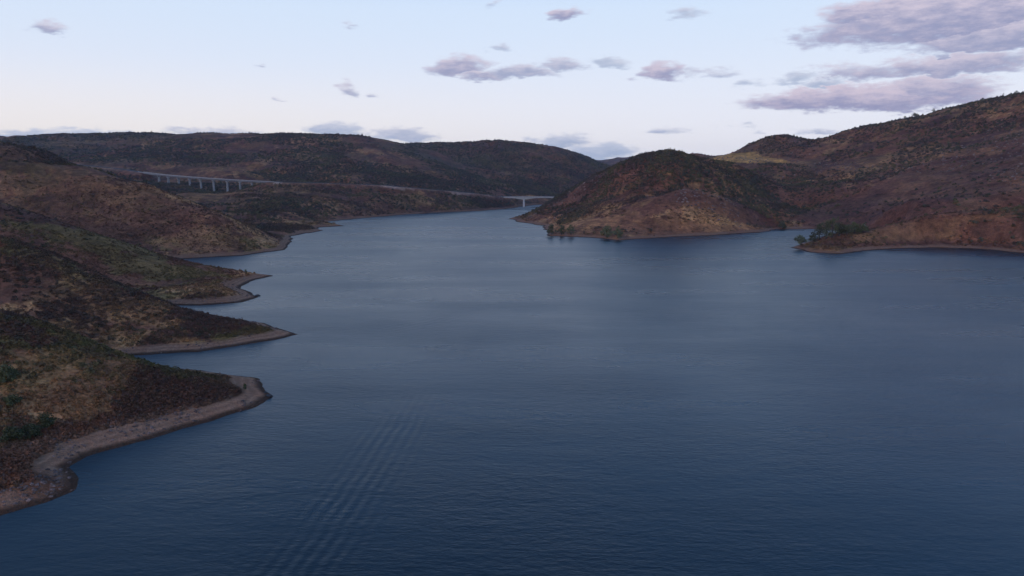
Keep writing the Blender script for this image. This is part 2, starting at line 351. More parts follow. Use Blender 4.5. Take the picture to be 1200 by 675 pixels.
# plots of land with a cover of their own: outline of the plot (seen directions), distance range, colour, strength
SMOOTH = (0, 1, 2, 3, 4, 5, 19, 20)                          # plots with hardly a bush on them
PLOTS = [([(832, 186), (850, 180), (885, 178), (893, 183), (918, 187), (925, 191), (880, 191), (840, 189.5)], 1300, 1640, (0.36, 0.225, 0.085), 1.0),
         ([(990, 285), (1010, 272), (1060, 262), (1120, 254), (1210, 243), (1210, 252), (1130, 262), (1125, 280), (1020, 284)], 640, 760, (0.155, 0.092, 0.052), 0.7),
         ([(1128, 263), (1180, 256), (1210, 254), (1210, 284), (1140, 278)], 600, 760, (0.06, 0.034, 0.028), 0.8),
         ([(915, 258), (960, 244), (1010, 225), (1070, 196), (1110, 180), (1210, 158), (1210, 242), (1100, 254), (1010, 270), (960, 262)], 780, 1300, (0.075, 0.036, 0.032), 0.75),
         ([(0, 168), (50, 176), (110, 196), (140, 206), (80, 206), (0, 200)], 700, 900, (0.045, 0.028, 0.026), 0.8),
         ([(0, 410), (60, 408), (150, 425), (155, 450), (130, 480), (60, 500), (0, 470)], 120, 235, (0.235, 0.130, 0.072), 0.75),
         ([(160, 420), (230, 432), (285, 455), (240, 480), (150, 470)], 150, 240, (0.060, 0.034, 0.028), 0.8),
         ([(0, 366), (110, 390), (180, 412), (265, 440), (280, 455), (170, 430), (100, 406), (0, 382)], 180, 245, (0.075, 0.072, 0.026), 0.8),
         ([(0, 278), (60, 296), (110, 318), (180, 341), (150, 342), (80, 325), (0, 292)], 250, 360, (0.072, 0.066, 0.028), 0.7),
         ([(60, 310), (110, 330), (200, 365), (215, 390), (120, 370)], 250, 345, (0.20, 0.12, 0.066), 0.6),
         ([(0, 300), (60, 320), (120, 355), (120, 385), (0, 350)], 230, 345, (0.055, 0.032, 0.027), 0.7),
         ([(170, 285), (240, 262), (290, 282), (300, 292), (215, 296)], 600, 730, (0.20, 0.118, 0.066), 0.6),
         ([(338, 168), (345, 158), (405, 158), (400, 166), (350, 170)], 1900, 2300, (0.22, 0.13, 0.075), 0.7),
         ([(800, 252), (830, 240), (860, 262), (880, 268), (780, 268), (760, 262)], 820, 980, (0.22, 0.13, 0.07), 0.5),
         ([(1010, 196), (1060, 190), (1110, 184), (1180, 180), (1170, 172), (1080, 178), (1000, 190)], 1050, 1400, (0.22, 0.13, 0.075), 0.5),
         ([(320, 208.5), (340, 210.5), (333, 214.5), (320, 215.5)], 1370, 1470, (0.34, 0.30, 0.32), 0.9),
         ([(446, 212), (472, 216), (492, 222), (470, 222), (448, 219.5)], 1430, 1560, (0.27, 0.22, 0.22), 0.8),
         ([(525, 220), (545, 218), (562, 225), (552, 229), (530, 228)], 1500, 1660, (0.25, 0.20, 0.20), 0.7),
         ([(0, 203), (80, 206), (141, 208), (176, 221), (214, 240), (205, 268), (170, 288), (90, 284), (0, 236)], 520, 800, (0.088, 0.050, 0.036), 0.7),
         ([(745, 246), (775, 229), (800, 221), (832, 224), (860, 236), (905, 257), (912, 266), (870, 262), (830, 246), (800, 240), (760, 254)], 800, 1000, (0.080, 0.036, 0.030), 0.85),
         ([(640, 272), (650, 264), (700, 256), (745, 246), (760, 254), (820, 262), (910, 268), (720, 280)], 780, 990, (0.20, 0.100, 0.058), 0.6)]
def cover(x, y, h, d, rd):
    r = np.hypot(x, y)
    warpx = x + fbm(x, y, 30, 3, 71) * 30; warpy = y + fbm(x, y, 30, 3, 73) * 30
    a = fbm(warpx, warpy, 75, 4, 81); b = fbm(warpx, warpy, 48, 4, 83); c = fbm(x, y, 12, 4, 85, 0.7)
    col = HEATH + (DARKH - HEATH) * sstep(-0.12, 0.12, b)[:, None]
    left_near = ((x < 0) & (r < 900))
    gk = sstep(0.0, 0.18, a * 0.8 + 0.75 * c)
    col = col + (GOLD - col) * (gk * 0.8 * (1 - 0.45 * sstep(800, 1500, r)))[:, None]
    col = col + (STRAW - col) * (sstep(0.14, 0.3, a * 0.7 + 0.9 * c) * 0.5)[:, None]
    gr = sstep(0.05, 0.15, fbm(warpx, warpy, 60, 4, 91) + 0.6 * c)
    col = col + (OLIVE - col) * (gr * np.where(left_near, 0.7, 0.3))[:, None]
    far = sstep(1300, 2300, r) * sstep(-0.1, 0.14, fbm(warpx, warpy, 140, 4, 93) + 0.5 * c)
    col = col + (DEEP * 1.2 - col) * (far * 0.6)[:, None]
    # plots
    ok = (y > 60)
    jx = x + fbm(x, y, 14, 4, 75, 0.65) * 20; jy = y + fbm(x, y, 14, 4, 77, 0.65) * 20
    px, py = project(jx, np.where(ok, jy, 1e3), h)
    for poly, d0, d1, cc, s in PLOTS:
        w = ok & inpoly(px, py, poly) & (y > d0) & (y < d1)
        w = w * s * (0.55 + 0.45 * sstep(-0.1, 0.1, c))
        col = col + (np.array(cc) * (1.5, 1.38, 1.12) - col) * w[:, None]
    # road cutting and verges
    cut = (1 - sstep(9, 24, rd + fbm(x, y, 25, 3, 95) * 14)) * (0.4 + 0.6 * sstep(-0.12, 0.1, fbm(x, y, 90, 3, 97))) * 0.38
    col = col + (SCAR - col) * cut[:, None]
    # bare drawdown shore
    lvl = np.where(r < 270, 4.3 - 1.9 * sstep(-125, -90, x) - 1.8 * (1 - sstep(160, 195, y)), 2.2) + fbm(x, y, 22, 3, 99) * 3.0
    bare = 1 - sstep(lvl - 0.5, lvl + 0.6, h)
    soil = sstep(-0.05, 0.2, fbm(x, y, 15, 3, 101))
    bc = BEACH + (SOIL - BEACH) * (soil * 0.5)[:, None]
    col = col + (bc - col) * bare[:, None]
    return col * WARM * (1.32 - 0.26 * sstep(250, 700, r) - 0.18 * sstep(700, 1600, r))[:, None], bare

# ------------------------------------------------------------------ terrain sheets
def build_terrain():
    th = np.concatenate([np.arange(-math.pi, -0.70, 0.024), np.arange(-0.70, 0.70, 0.00178), np.arange(0.70, math.pi, 0.024)])
    lr = np.arange(math.log(70), math.log(7000), 0.0056)
    nt_, nr = len(th), len(lr)
    TH, LR = np.meshgrid(th, lr, indexing='ij')
    R = np.exp(LR).ravel(); X = np.sin(TH).ravel() * R; Y = np.cos(TH).ravel() * R
    # open water is left out
    D0 = lake_distance(X, Y)
    keep = D0 > -30 - 0.01 * R
    H = np.full(X.shape, -8.0); DD = np.full(X.shape, -99.0); RD = np.full(X.shape, 1e4)
    H[keep], DD[keep], RD[keep] = height(X[keep], Y[keep], True)
    # sink the outermost rim out of sight
    col = np.zeros((len(X), 3)); bare = np.zeros(len(X))
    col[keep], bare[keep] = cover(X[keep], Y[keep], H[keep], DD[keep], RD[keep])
    idx = np.arange(nt_ * nr).reshape(nt_, nr)
    ia = np.concatenate([idx, idx[:1]], 0)
    q = np.stack([ia[:-1, :-1], ia[:-1, 1:], ia[1:, 1:], ia[1:, :-1]], -1).reshape(-1, 4)
    q = q[(keep[q]).all(1) & (H[q].max(1) > -4.0)]
    cxq = X[q].mean(1); cyq = Y[q].mean(1); rq = np.hypot(cxq, cyq)
    # which bank: side of the line up the middle of the lake
    mid = np.array([(-200, -9000), (0, -2400), (150, -1500), (150, -500), (100, 0), (40, 400), (40, 800), (-40, 1150), (0, 1350), (45, 1560), (90, 1690), (280, 1830), (480, 2020), (640, 2330), (740, 2750), (830, 3200), (900, 9000)])
    mx = np.interp(cyq, mid[:, 1], mid[:, 0])
    far = rq > 3190
    parts = {'left_bank_hills': (~far) & (cxq < mx), 'right_bank_hills': (~far) & (cxq >= mx), 'distant_hills': far}
    obs = []
    for name, sel in parts.items():
        qq = q[sel]; u, inv = np.unique(qq.ravel(), return_inverse=True)
        me = bpy.data.meshes.new(name); nv, nf = len(u), len(qq)
        me.vertices.add(nv); me.vertices.foreach_set('co', np.stack([X[u], Y[u], H[u]], -1).astype(np.float32).ravel())
        me.loops.add(nf * 4); me.loops.foreach_set('vertex_index', inv.astype(np.int32))
        me.polygons.add(nf); me.polygons.foreach_set('loop_start', (np.arange(nf) * 4).astype(np.int32))
        me.update(calc_edges=True); me.validate()
        me.polygons.foreach_set('use_smooth', np.ones(nf, bool))
        at = me.attributes.new('ground', 'FLOAT_COLOR', 'POINT')
        at.data.foreach_set('color', np.concatenate([col[u], bare[u][:, None]], 1).astype(np.float32).ravel())
        o = bpy.data.objects.new(name, me); sc.collection.objects.link(o)
        o['kind'] = 'structure'; me.materials.append(ground_mat); obs.append(o)
    return obs

def make_ground():
    m, nt, b = material('hill_ground')
    at = nt.new('ShaderNodeAttribute', attribute_name='ground')
    geo = nt.new('ShaderNodeNewGeometry'); pos = geo.outputs['Position']
    sep = nt.new('ShaderNodeSeparateXYZ'); nt.l.new(pos, sep.inputs[0])
    n1 = nt.noise(pos, 0.9, 4, 0.65); n2 = nt.noise(pos, 0.16, 4, 0.7); n3 = nt.noise(pos, 0.035, 4, 0.72); n4 = nt.noise(pos, 3.5, 4, 0.6)
    # stretched along the contour: terracettes and grass lines
    k = nt.m('MULTIPLY', nt.ramp(n1.outputs[0], 0.3, 0.7, 0.74, 1.3), nt.ramp(n2.outputs[0], 0.3, 0.7, 0.68, 1.34))
    k = nt.m('MULTIPLY', k, nt.ramp(n3.outputs[0], 0.3, 0.7, 0.7, 1.35))
    kb = nt.m('MULTIPLY', nt.ramp(n1.outputs[0], 0.3, 0.7, 0.82, 1.16), nt.ramp(n4.outputs[0], 0.3, 0.7, 0.8, 1.2))
    k = nt.m('ADD', nt.m('MULTIPLY', kb, at.outputs['Alpha']), nt.m('MULTIPLY', k, nt.m('SUBTRACT', 1.0, at.outputs['Alpha'])))
    n5 = nt.noise(pos, 0.28, 5, 0.6)
    c = nt.mix(nt.m('MULTIPLY', nt.ramp(n5.outputs[0], 0.52, 0.66), nt.m('MULTIPLY', 0.3, nt.m('SUBTRACT', 1.0, at.outputs['Alpha']))), at.outputs['Color'], (0.095, 0.070, 0.036))
    # strand lines left by the falling water, and the wet edge
    z = sep.outputs[2]
    zw = nt.m('ADD', z, nt.m('MULTIPLY', nt.m('SUBTRACT', n2.outputs[0], 0.5), 0.5))
    lines = nt.m('MULTIPLY', nt.m('SINE', nt.m('MULTIPLY', zw, 9.0)), nt.m('MULTIPLY', at.outputs['Alpha'], 0.12))
    k = nt.m('MULTIPLY', k, nt.m('ADD', 1.0, lines))
    wet = nt.ramp(zw, 0.25, 0.8, 0.22, 1.0)
    k = nt.m('MULTIPLY', k, wet)
    kc = nt.new('ShaderNodeCombineColor')
    for i in range(3): nt.l.new(k, kc.inputs[i])
    c = nt.mix(1.0, c, kc.outputs[0], 'MULTIPLY')
    nt.l.new(c, b.inputs['Base Color']); b.inputs['Roughness'].default_value = 0.95
    b.inputs['Specular IOR Level'].default_value = 0.1
    bp = nt.new('ShaderNodeBump'); bp.inputs['Strength'].default_value = 0.8; bp.inputs['Distance'].default_value = 1.2
    nt.l.new(nt.m('ADD', n1.outputs[0], nt.m('MULTIPLY', n2.outputs[0], 2.0)), bp.inputs['Height'])
    nt.l.new(bp.outputs[0], b.inputs['Normal'])
    return m
ground_mat = make_ground()
terrain = build_terrain()

# ------------------------------------------------------------------ water
def build_water():
    m, nt, b = material('lake_water')
    b.inputs['Base Color'].default_value = WATER_COL
    b.inputs['IOR'].default_value = 1.333; b.inputs['Roughness'].default_value = 0.26
    geo = nt.new('ShaderNodeNewGeometry'); pos = geo.outputs['Position']
    mp = nt.new('ShaderNodeMapping'); nt.l.new(pos, mp.inputs[0]); mp.inputs['Rotation'].default_value = (0, 0, 0.22); mp.inputs['Scale'].default_value = (0.42, 1.0, 1.0)
    v = mp.outputs[0]
    r1 = nt.noise(v, 1.0, 4, 0.55, 0.3); r2 = nt.noise(v, 2.8, 3, 0.5, 0.2); r3 = nt.noise(v, 0.13, 3, 0.5)
    gust = nt.noise(pos, 0.012, 3, 0.55)
    st = nt.new('ShaderNodeMapping'); nt.l.new(pos, st.inputs[0]); st.inputs['Scale'].default_value = (0.25, 1.0, 1.0)
    streak = nt.noise(st.outputs[0], 0.02, 3, 0.6)
    nt.l.new(nt.ramp(streak.outputs[0], 0.32, 0.68, 0.265, 0.315), b.inputs['Roughness'])
    g = nt.ramp(gust.outputs[0], 0.35, 0.65, 0.55, 1.3)
    hgt = nt.m('ADD', nt.m('MULTIPLY', r1.outputs[0], 0.24), nt.m('MULTIPLY', r2.outputs[0], 0.07))
    rb = nt.noise(v, 0.36, 3, 0.5, 0.3)
    hgt = nt.m('ADD', hgt, nt.m('MULTIPLY', rb.outputs[0], 0.22))
    hgt = nt.m('MULTIPLY', hgt, g)
    hgt = nt.m('ADD', hgt, nt.m('MULTIPLY', r3.outputs[0], 0.25))
    # old boat wash: long parallel swells
    s = nt.new('ShaderNodeSeparateXYZ'); nt.l.new(pos, s.inputs[0]); x, y = s.outputs[0], s.outputs[1]
    patch = nt.noise(pos, 0.06, 3, 0.6)
    def packet(x0, y0, x1, y1, lam, width, amp, bend=0.0):
        L = math.hypot(x1 - x0, y1 - y0); dx, dy = (x1 - x0) / L, (y1 - y0) / L
        ax_, ay_ = nt.m('SUBTRACT', x, x0), nt.m('SUBTRACT', y, y0)
        t = nt.m('DIVIDE', nt.m('ADD', nt.m('MULTIPLY', ax_, dx), nt.m('MULTIPLY', ay_, dy)), L)
        q = nt.m('SUBTRACT', nt.m('MULTIPLY', ax_, dy), nt.m('MULTIPLY', ay_, dx))
        q = nt.m('ADD', q, nt.m('MULTIPLY', nt.m('MULTIPLY', t, t), bend))
        q = nt.m('ADD', q, nt.m('MULTIPLY', nt.m('SUBTRACT', r3.outputs[0], 0.5), 1.8))
        env = nt.m('EXPONENT', nt.m('MULTIPLY', nt.m('MULTIPLY', q, q), -1.0 / (width * width)))
        env = nt.m('MULTIPLY', env, nt.m('MULTIPLY', nt.ramp(t, -0.45, 0.15), nt.ramp(t, 0.8, 1.35, 1.0, 0.0)))
        env = nt.m('MULTIPLY', env, nt.ramp(patch.outputs[0], 0.36, 0.6, 0.5, 1.1))
        return nt.m('MULTIPLY', nt.m('MULTIPLY', nt.m('SINE', nt.m('MULTIPLY', q, 2 * math.pi / lam)), env), amp)
    hgt = nt.m('ADD', hgt, packet(-39, 104, -28, 214, 2.7, 8.5, 0.095, 3.0))
    hgt = nt.m('ADD', hgt, packet(-52, 330, -30, 352, 4.5, 9.0, 0.06, 3.0))
    bp = nt.new('ShaderNodeBump'); bp.inputs['Strength'].default_value = 0.45; bp.inputs['Distance'].default_value = 1.0
    nt.l.new(hgt, bp.inputs['Height']); nt.l.new(bp.outputs[0], b.inputs['Normal'])
    me = bpy.data.meshes.new('lake_water')
    n = 24; a = 7000
    bm = bmesh.new(); bmesh.ops.create_grid(bm, x_segments=n, y_segments=n, size=a); bm.to_mesh(me); bm.free()
    me.materials.append(m)
    o = bpy.data.objects.new('lake_water', me); sc.collection.objects.link(o); o['kind'] = 'structure'
    return o
WATER_COL = (0.0010, 0.008, 0.012, 1.0)
build_water()

# ------------------------------------------------------------------ mesh helpers
rng = np.random.default_rng(7); random.seed(7)
def link(name, me, parent=None):
    o = bpy.data.objects.new(name, me); sc.collection.objects.link(o)
    if parent is not None: o.parent = parent
    return o
def thing(name, label, cat, loc=(0, 0, 0), rz=0.0, group=None):
    o = bpy.data.objects.new(name, None); sc.collection.objects.link(o)
    o.location = loc; o.rotation_euler = (0, 0, rz); o.empty_display_size = 0.5
    return tag(o, label, cat, group)
def tag(o, label, cat, group=None):
    o['label'] = label; o['category'] = cat
    if group: o['group'] = group
    return o
class MB:
    def __init__(s): s.v = []; s.f = []
    def box(s, c, d, rz=0.0):
        n = len(s.v); cs, sn = math.cos(rz), math.sin(rz)
        for sx, sy, sz in ((-1, -1, -1), (1, -1, -1), (1, 1, -1), (-1, 1, -1), (-1, -1, 1), (1, -1, 1), (1, 1, 1), (-1, 1, 1)):
            x, y = sx * d[0] / 2, sy * d[1] / 2
            s.v.append((c[0] + x * cs - y * sn, c[1] + x * sn + y * cs, c[2] + sz * d[2] / 2))
        s.f += [tuple(n + i for i in q) for q in ((0, 3, 2, 1), (4, 5, 6, 7), (0, 1, 5, 4), (1, 2, 6, 5), (2, 3, 7, 6), (3, 0, 4, 7))]
        return s
    def loft(s, rings, caps=True):
        n = len(s.v); k = len(rings[0])
        for r in rings: s.v += [tuple(p) for p in r]
        for i in range(len(rings) - 1):
            for j in range(k):
                a, b = n + i * k + j, n + i * k + (j + 1) % k
                s.f.append((a, b, b + k, a + k))
        if caps:
            s.f.append(tuple(n + j for j in reversed(range(k)))); s.f.append(tuple(n + (len(rings) - 1) * k + j for j in range(k)))
        return s
    def tube(s, pts, rad, k=7):
        rings = []
        for i, p in enumerate(pts):
            p = Vector(p); a = Vector(pts[max(i - 1, 0)]); b = Vector(pts[min(i + 1, len(pts) - 1)])
            t = (b - a).normalized(); u = t.orthogonal().normalized(); w = t.cross(u)
            rings.append([p + (u * math.cos(q) + w * math.sin(q)) * rad[i] for q in (2 * math.pi * j / k for j in range(k))])
        return s.loft(rings)
    def mesh(s, name, mat, smooth=False):
        me = bpy.data.meshes.new(name); me.from_pydata(s.v, [], s.f); me.update()
        if mat: me.materials.append(mat)
        if smooth: me.polygons.foreach_set('use_smooth', np.ones(len(me.polygons), bool))
        return me
    def build(s, name, mat, parent=None, smooth=False): return link(name, s.mesh(name, mat, smooth), parent)
def H1(x, y): return float(height(np.array([float(x)]), np.array([float(y)]))[0])
def ground_at(px, py, d0, d1):
    """first meeting of that direction with the ground between two distances"""
    dx, dy, dz = direction(px, py); D = np.linspace(d0, d1, 500); t = D / dy
    h = height(dx * t, D); z = CAMZ + dz * t
    k = np.nonzero(z <= h)[0]; i = k[0] if len(k) else int(np.argmin(z - h))
    return Vector((dx * t[i], D[i], h[i]))

# ------------------------------------------------------------------ concrete, road, viaduct, bridge
def concrete_mat(name, col, k=1.0):
    m, nt, b = material(name)
    geo = nt.new('ShaderNodeNewGeometry')
    n = nt.noise(geo.outputs['Position'], 0.5, 5, 0.6); mp = nt.new('ShaderNodeMapping'); nt.l.new(geo.outputs['Position'], mp.inputs[0])
    mp.inputs['Scale'].default_value = (1, 1, 0.08); n2 = nt.noise(mp.outputs[0], 1.3, 4, 0.6)
    f = nt.m('MULTIPLY', nt.ramp(n.outputs[0], 0.3, 0.7, 0.85, 1.1), nt.ramp(n2.outputs[0], 0.35, 0.65, 0.8, 1.08))
    cc = nt.new('ShaderNodeCombineColor')
    for i in range(3): nt.put(cc.inputs[i], nt.m('MULTIPLY', f, col[i] * k))
    nt.l.new(cc.outputs[0], b.inputs['Base Color']); b.inputs['Roughness'].default_value = 0.85
    return m
conc = concrete_mat('weathered_concrete', (0.38, 0.35, 0.33)); conc_dk = concrete_mat('grey_concrete', (0.27, 0.27, 0.28)); asphalt = concrete_mat('asphalt', (0.055, 0.055, 0.058)); steel = concrete_mat('galvanised_rail', (0.10, 0.095, 0.09))
def ribbon(path, prof, name, mat, parent):
    """profile (side, up) swept along a path of points"""
    rings = []
    for i, p in enumerate(path):
        a, b = path[max(i - 1, 0)], path[min(i + 1, len(path) - 1)]
        tx, ty = b[0] - a[0], b[1] - a[1]; L = math.hypot(tx, ty); nx, ny = ty / L, -tx / L
        rings.append([(p[0] + nx * s_, p[1] + ny * s_, p[2] + u) for s_, u in prof])
    return MB().loft(rings).build(name, mat, parent)
def resample(path, step):
    path = np.array(path); seg = np.hypot(*(path[1:, :2] - path[:-1, :2]).T); c = np.concatenate([[0], np.cumsum(seg)])
    # smooth the corners a little
    t = np.linspace(0, c[-1], max(2, int(c[-1] / step))); q = np.stack([np.interp(t, c, path[:, i]) for i in range(3)], -1)
    for _ in range(3): q[1:-1] = (q[:-2] + 2 * q[1:-1] + q[2:]) / 4
    return q
for a, b in ((0, VIA0), (VIA1, len(ROAD) - 1)):
    seg = resample(ROAD[a:b + 1], 12)
    r = ribbon(seg, [(-4.2, 0.1), (4.2, 0.1), (5.0, -1.6), (-5.0, -1.6)], 'road', asphalt, None); r['kind'] = 'structure'
    g = ribbon(seg, [(4.9, 0.45), (5.05, 0.45), (5.05, 0.95), (4.9, 0.95)], 'guard_rail', steel, None)
    tag(g, 'low steel guard rail along the hillside road ' + ('left of the viaduct' if a == 0 else 'between the viaduct and the far bridge'), 'guard rail')
    pm = MB().box((0, 0, 0), (0.14, 0.14, 1.5)).mesh('rail_post', steel)
    for p, q in zip(seg[:-1:2], seg[1::2]):
        tx, ty = q[0] - p[0], q[1] - p[1]; L = math.hypot(tx, ty)
        po = link('rail_post', pm, g); po.location = (p[0] + ty / L * 4.97, p[1] - tx / L * 4.97, p[2] + 0.0)
def build_viaduct():
    path = resample(ROAD[VIA0:VIA1 + 1], 6)
    v = thing('viaduct', 'long grey concrete viaduct on slender piers crossing the valley on the left', 'viaduct')
    ribbon(path, [(-5.6, 0.0), (5.6, 0.0), (5.6, -0.45), (2.9, -0.9), (2.6, -2.6), (-2.6, -2.6), (-2.9, -0.9), (-5.6, -0.45)], 'deck_girder', conc_dk, v)
    ribbon(path, [(-4.6, 0.06), (4.6, 0.06), (4.6, 0.004), (-4.6, 0.004)], 'carriageway', asphalt, v)
    for s_ in (-1, 1):
        ribbon(path, [(s_ * 5.15, 0.004), (s_ * 5.55, 0.004), (s_ * 5.5, 0.95), (s_ * 5.2, 0.95)], 'parapet', conc, v)
    for i in range(VIA0 + 1, VIA1):
        x, y, z = ROAD[i]; a, b = ROAD[i - 1], ROAD[i + 1]; rz = math.atan2(b[1] - a[1], b[0] - a[0])
        g = H1(x, y); top = z - 2.8; hgt = top - g + 3
        m = MB(); cs, sn = math.cos(rz), math.sin(rz)
        rings = []
        for zz, w, dd in ((0, 2.1, 4.2), (hgt - 2.0, 1.8, 3.6), (hgt - 1.9, 2.6, 6.4), (hgt, 2.6, 7.4)):
            rings.append([(sx * w / 2 * cs - sy * dd / 2 * sn, sx * w / 2 * sn + sy * dd / 2 * cs, zz) for sx, sy in ((-1, -1), (1, -1), (1, 1), (-1, 1))])
        m.loft(rings); p = m.build('pier', conc, v); p.location = (x, y, g - 3)
    for k, j in ((VIA0, VIA0 + 1), (VIA1, VIA1 - 1)):
        x, y, z = ROAD[k]; rz = math.atan2(ROAD[j][1] - y, ROAD[j][0] - x)
        m = MB().box((0, 0, -3.7), (5.0, 11.0, 6.0), rz)
        for s_ in (-1, 1): m.box((-math.sin(rz) * s_ * 5.9 - math.cos(rz) * 5, math.cos(rz) * s_ * 5.9 - math.sin(rz) * 5, -3.4), (13, 0.7, 6.6), rz)
        p = m.build('abutment', conc, v); p.location = (x, y, z)
build_viaduct()
bridge_conc = concrete_mat('pale_concrete', (0.60, 0.57, 0.55))
def build_bridge():
    conc = bridge_conc
    zt = float(ROAD[-1][2]); y0 = 1620.0; x0 = float(ROAD[-1][0]) - 4; piers = (26.0, 112.0); x1 = 175.0
    v = thing('road_bridge', 'pale concrete girder bridge with haunched pier crossing the far narrows', 'bridge', (x0, y0, zt))
    xs = np.linspace(x0, x1, 70)
    dep = lambda x: 2.0 + 3.2 * max(math.exp(-((x - p) / 17.0) ** 2) for p in piers)
    rings = [[(x - x0, -2.4, -0.9), (x - x0, 2.4, -0.9), (x - x0, 2.2, -dep(x)), (x - x0, -2.2, -dep(x))] for x in xs]
    MB().loft(rings).build('box_girder', conc, v)
    ribbon([(x - x0, 0, 0) for x in xs], [(-5.4, 0.0), (5.4, 0.0), (5.4, -0.4), (2.5, -0.896), (-2.5, -0.896), (-5.4, -0.4)], 'deck_slab', conc, v)
    ribbon([(x - x0, 0, 0) for x in xs], [(-4.2, 0.06), (4.2, 0.06), (4.2, 0.004), (-4.2, 0.004)], 'carriageway', asphalt, v)
    for s_ in (-1, 1): ribbon([(x - x0, 0, 0) for x in xs], [(s_ * 4.95, 0.004), (s_ * 5.35, 0.004), (s_ * 5.3, 1.0), (s_ * 5.0, 1.0)], 'parapet', conc, v)
    for p in piers:
        rings = []
        for zz, w, dd in ((-zt - 6, 4.2, 6.4), (-zt + 1.0, 4.0, 6.0), (-dep(p) - 1.2, 3.2, 4.6), (-dep(p) + 0.05, 4.4, 4.8)):
            rings.append([(p - x0 + sx * w / 2, sy * dd / 2, zz) for sx, sy in ((-1, -1), (-.6, -1.12), (.6, -1.12), (1, -1), (1, 1), (.6, 1.12), (-.6, 1.12), (-1, 1))])
        MB().loft(rings).build('pier', conc, v)
    for x in (x0, x1): MB().box((x - x0 - (2 if x == x0 else -2), 0, -3.6), (5, 11, 6.8)).build('abutment', conc, v)
build_bridge()

# ------------------------------------------------------------------ foliage
def leaf_mat(name, col=None):
    m, nt, b = material(name)
    oi = nt.new('ShaderNodeObjectInfo'); geo = nt.new('ShaderNodeNewGeometry')
    n = nt.noise(geo.outputs['Position'], 1.7, 3, 0.6)
    if col is None:
        at = nt.new('ShaderNodeAttribute', attribute_name='tint', attribute_type='INSTANCER'); c = at.outputs['Color']
    else:
        rgb = nt.new('ShaderNodeRGB'); rgb.outputs[0].default_value = col + (1,); c = rgb.outputs[0]
    k = nt.m('MULTIPLY', nt.ramp(n.outputs[0], 0.3, 0.7, 0.6, 1.45), nt.ramp(oi.outputs['Random'], 0, 1, 0.75, 1.25, False))
    cc = nt.new('ShaderNodeCombineColor')
    for i in range(3): nt.l.new(k, cc.inputs[i])
    c = nt.mix(1.0, c, cc.outputs[0], 'MULTIPLY')
    nt.l.new(c, b.inputs['Base Color']); b.inputs['Roughness'].default_value = 0.8; b.inputs['Specular IOR Level'].default_value = 0.15
    return m
scrub_mat = leaf_mat('scrub_leaves')
def leaf_faces(mb, centre, n, rx, rz, size, rg, dome=False, shell=0.35):
    for _ in range(n):
        while True:
            p = rg.uniform(-1, 1, 3); L = np.linalg.norm(p)
            if shell < L < 1 and (not dome or p[2] > -0.15): break
        c = np.array(centre) + p * np.array([rx, rx, rz])
        nrm = p / L + rg.normal(0, 0.55, 3); nrm /= np.linalg.norm(nrm)
        u = np.cross(nrm, rg.normal(0, 1, 3)); u /= np.linalg.norm(u); w = np.cross(nrm, u)
        s = size * rg.uniform(0.6, 1.35); a = len(mb.v)
        for (i, j) in ((-1, -.1), (0, -.62), (1, .1), (0.1, .62)):
            q = c + u * i * s + w * j * s; mb.v.append(tuple(q))
        mb.f.append((a, a + 1, a + 2, a + 3))
def shrub_proto(i, n, rz, lumps):
    rg = np.random.default_rng(100 + i); mb = MB()
    for k in range(lumps):
        a = rg.uniform(0, 6.28); q = rg.uniform(0, 0.55) if lumps > 1 else 0
        r = rg.uniform(0.5, 0.72) if lumps > 1 else 1.0
        leaf_faces(mb, (math.cos(a) * q, math.sin(a) * q, 0.05), n // lumps, r, rz * rg.uniform(0.75, 1.2), 0.27, rg, True)
    me = mb.mesh('shrub', scrub_mat); return me
def rock_mesh(i, mat):
    rg = np.random.default_rng(300 + i); bm = bmesh.new(); bmesh.ops.create_icosphere(bm, subdivisions=1, radius=1)
    for v in bm.verts: v.co = Vector((v.co.x * 1.15, v.co.y * 0.85, v.co.z * 0.65)) * rg.uniform(0.7, 1.15)
    me = bpy.data.meshes.new('stone'); bm.to_mesh(me); bm.free(); me.materials.append(mat); return me
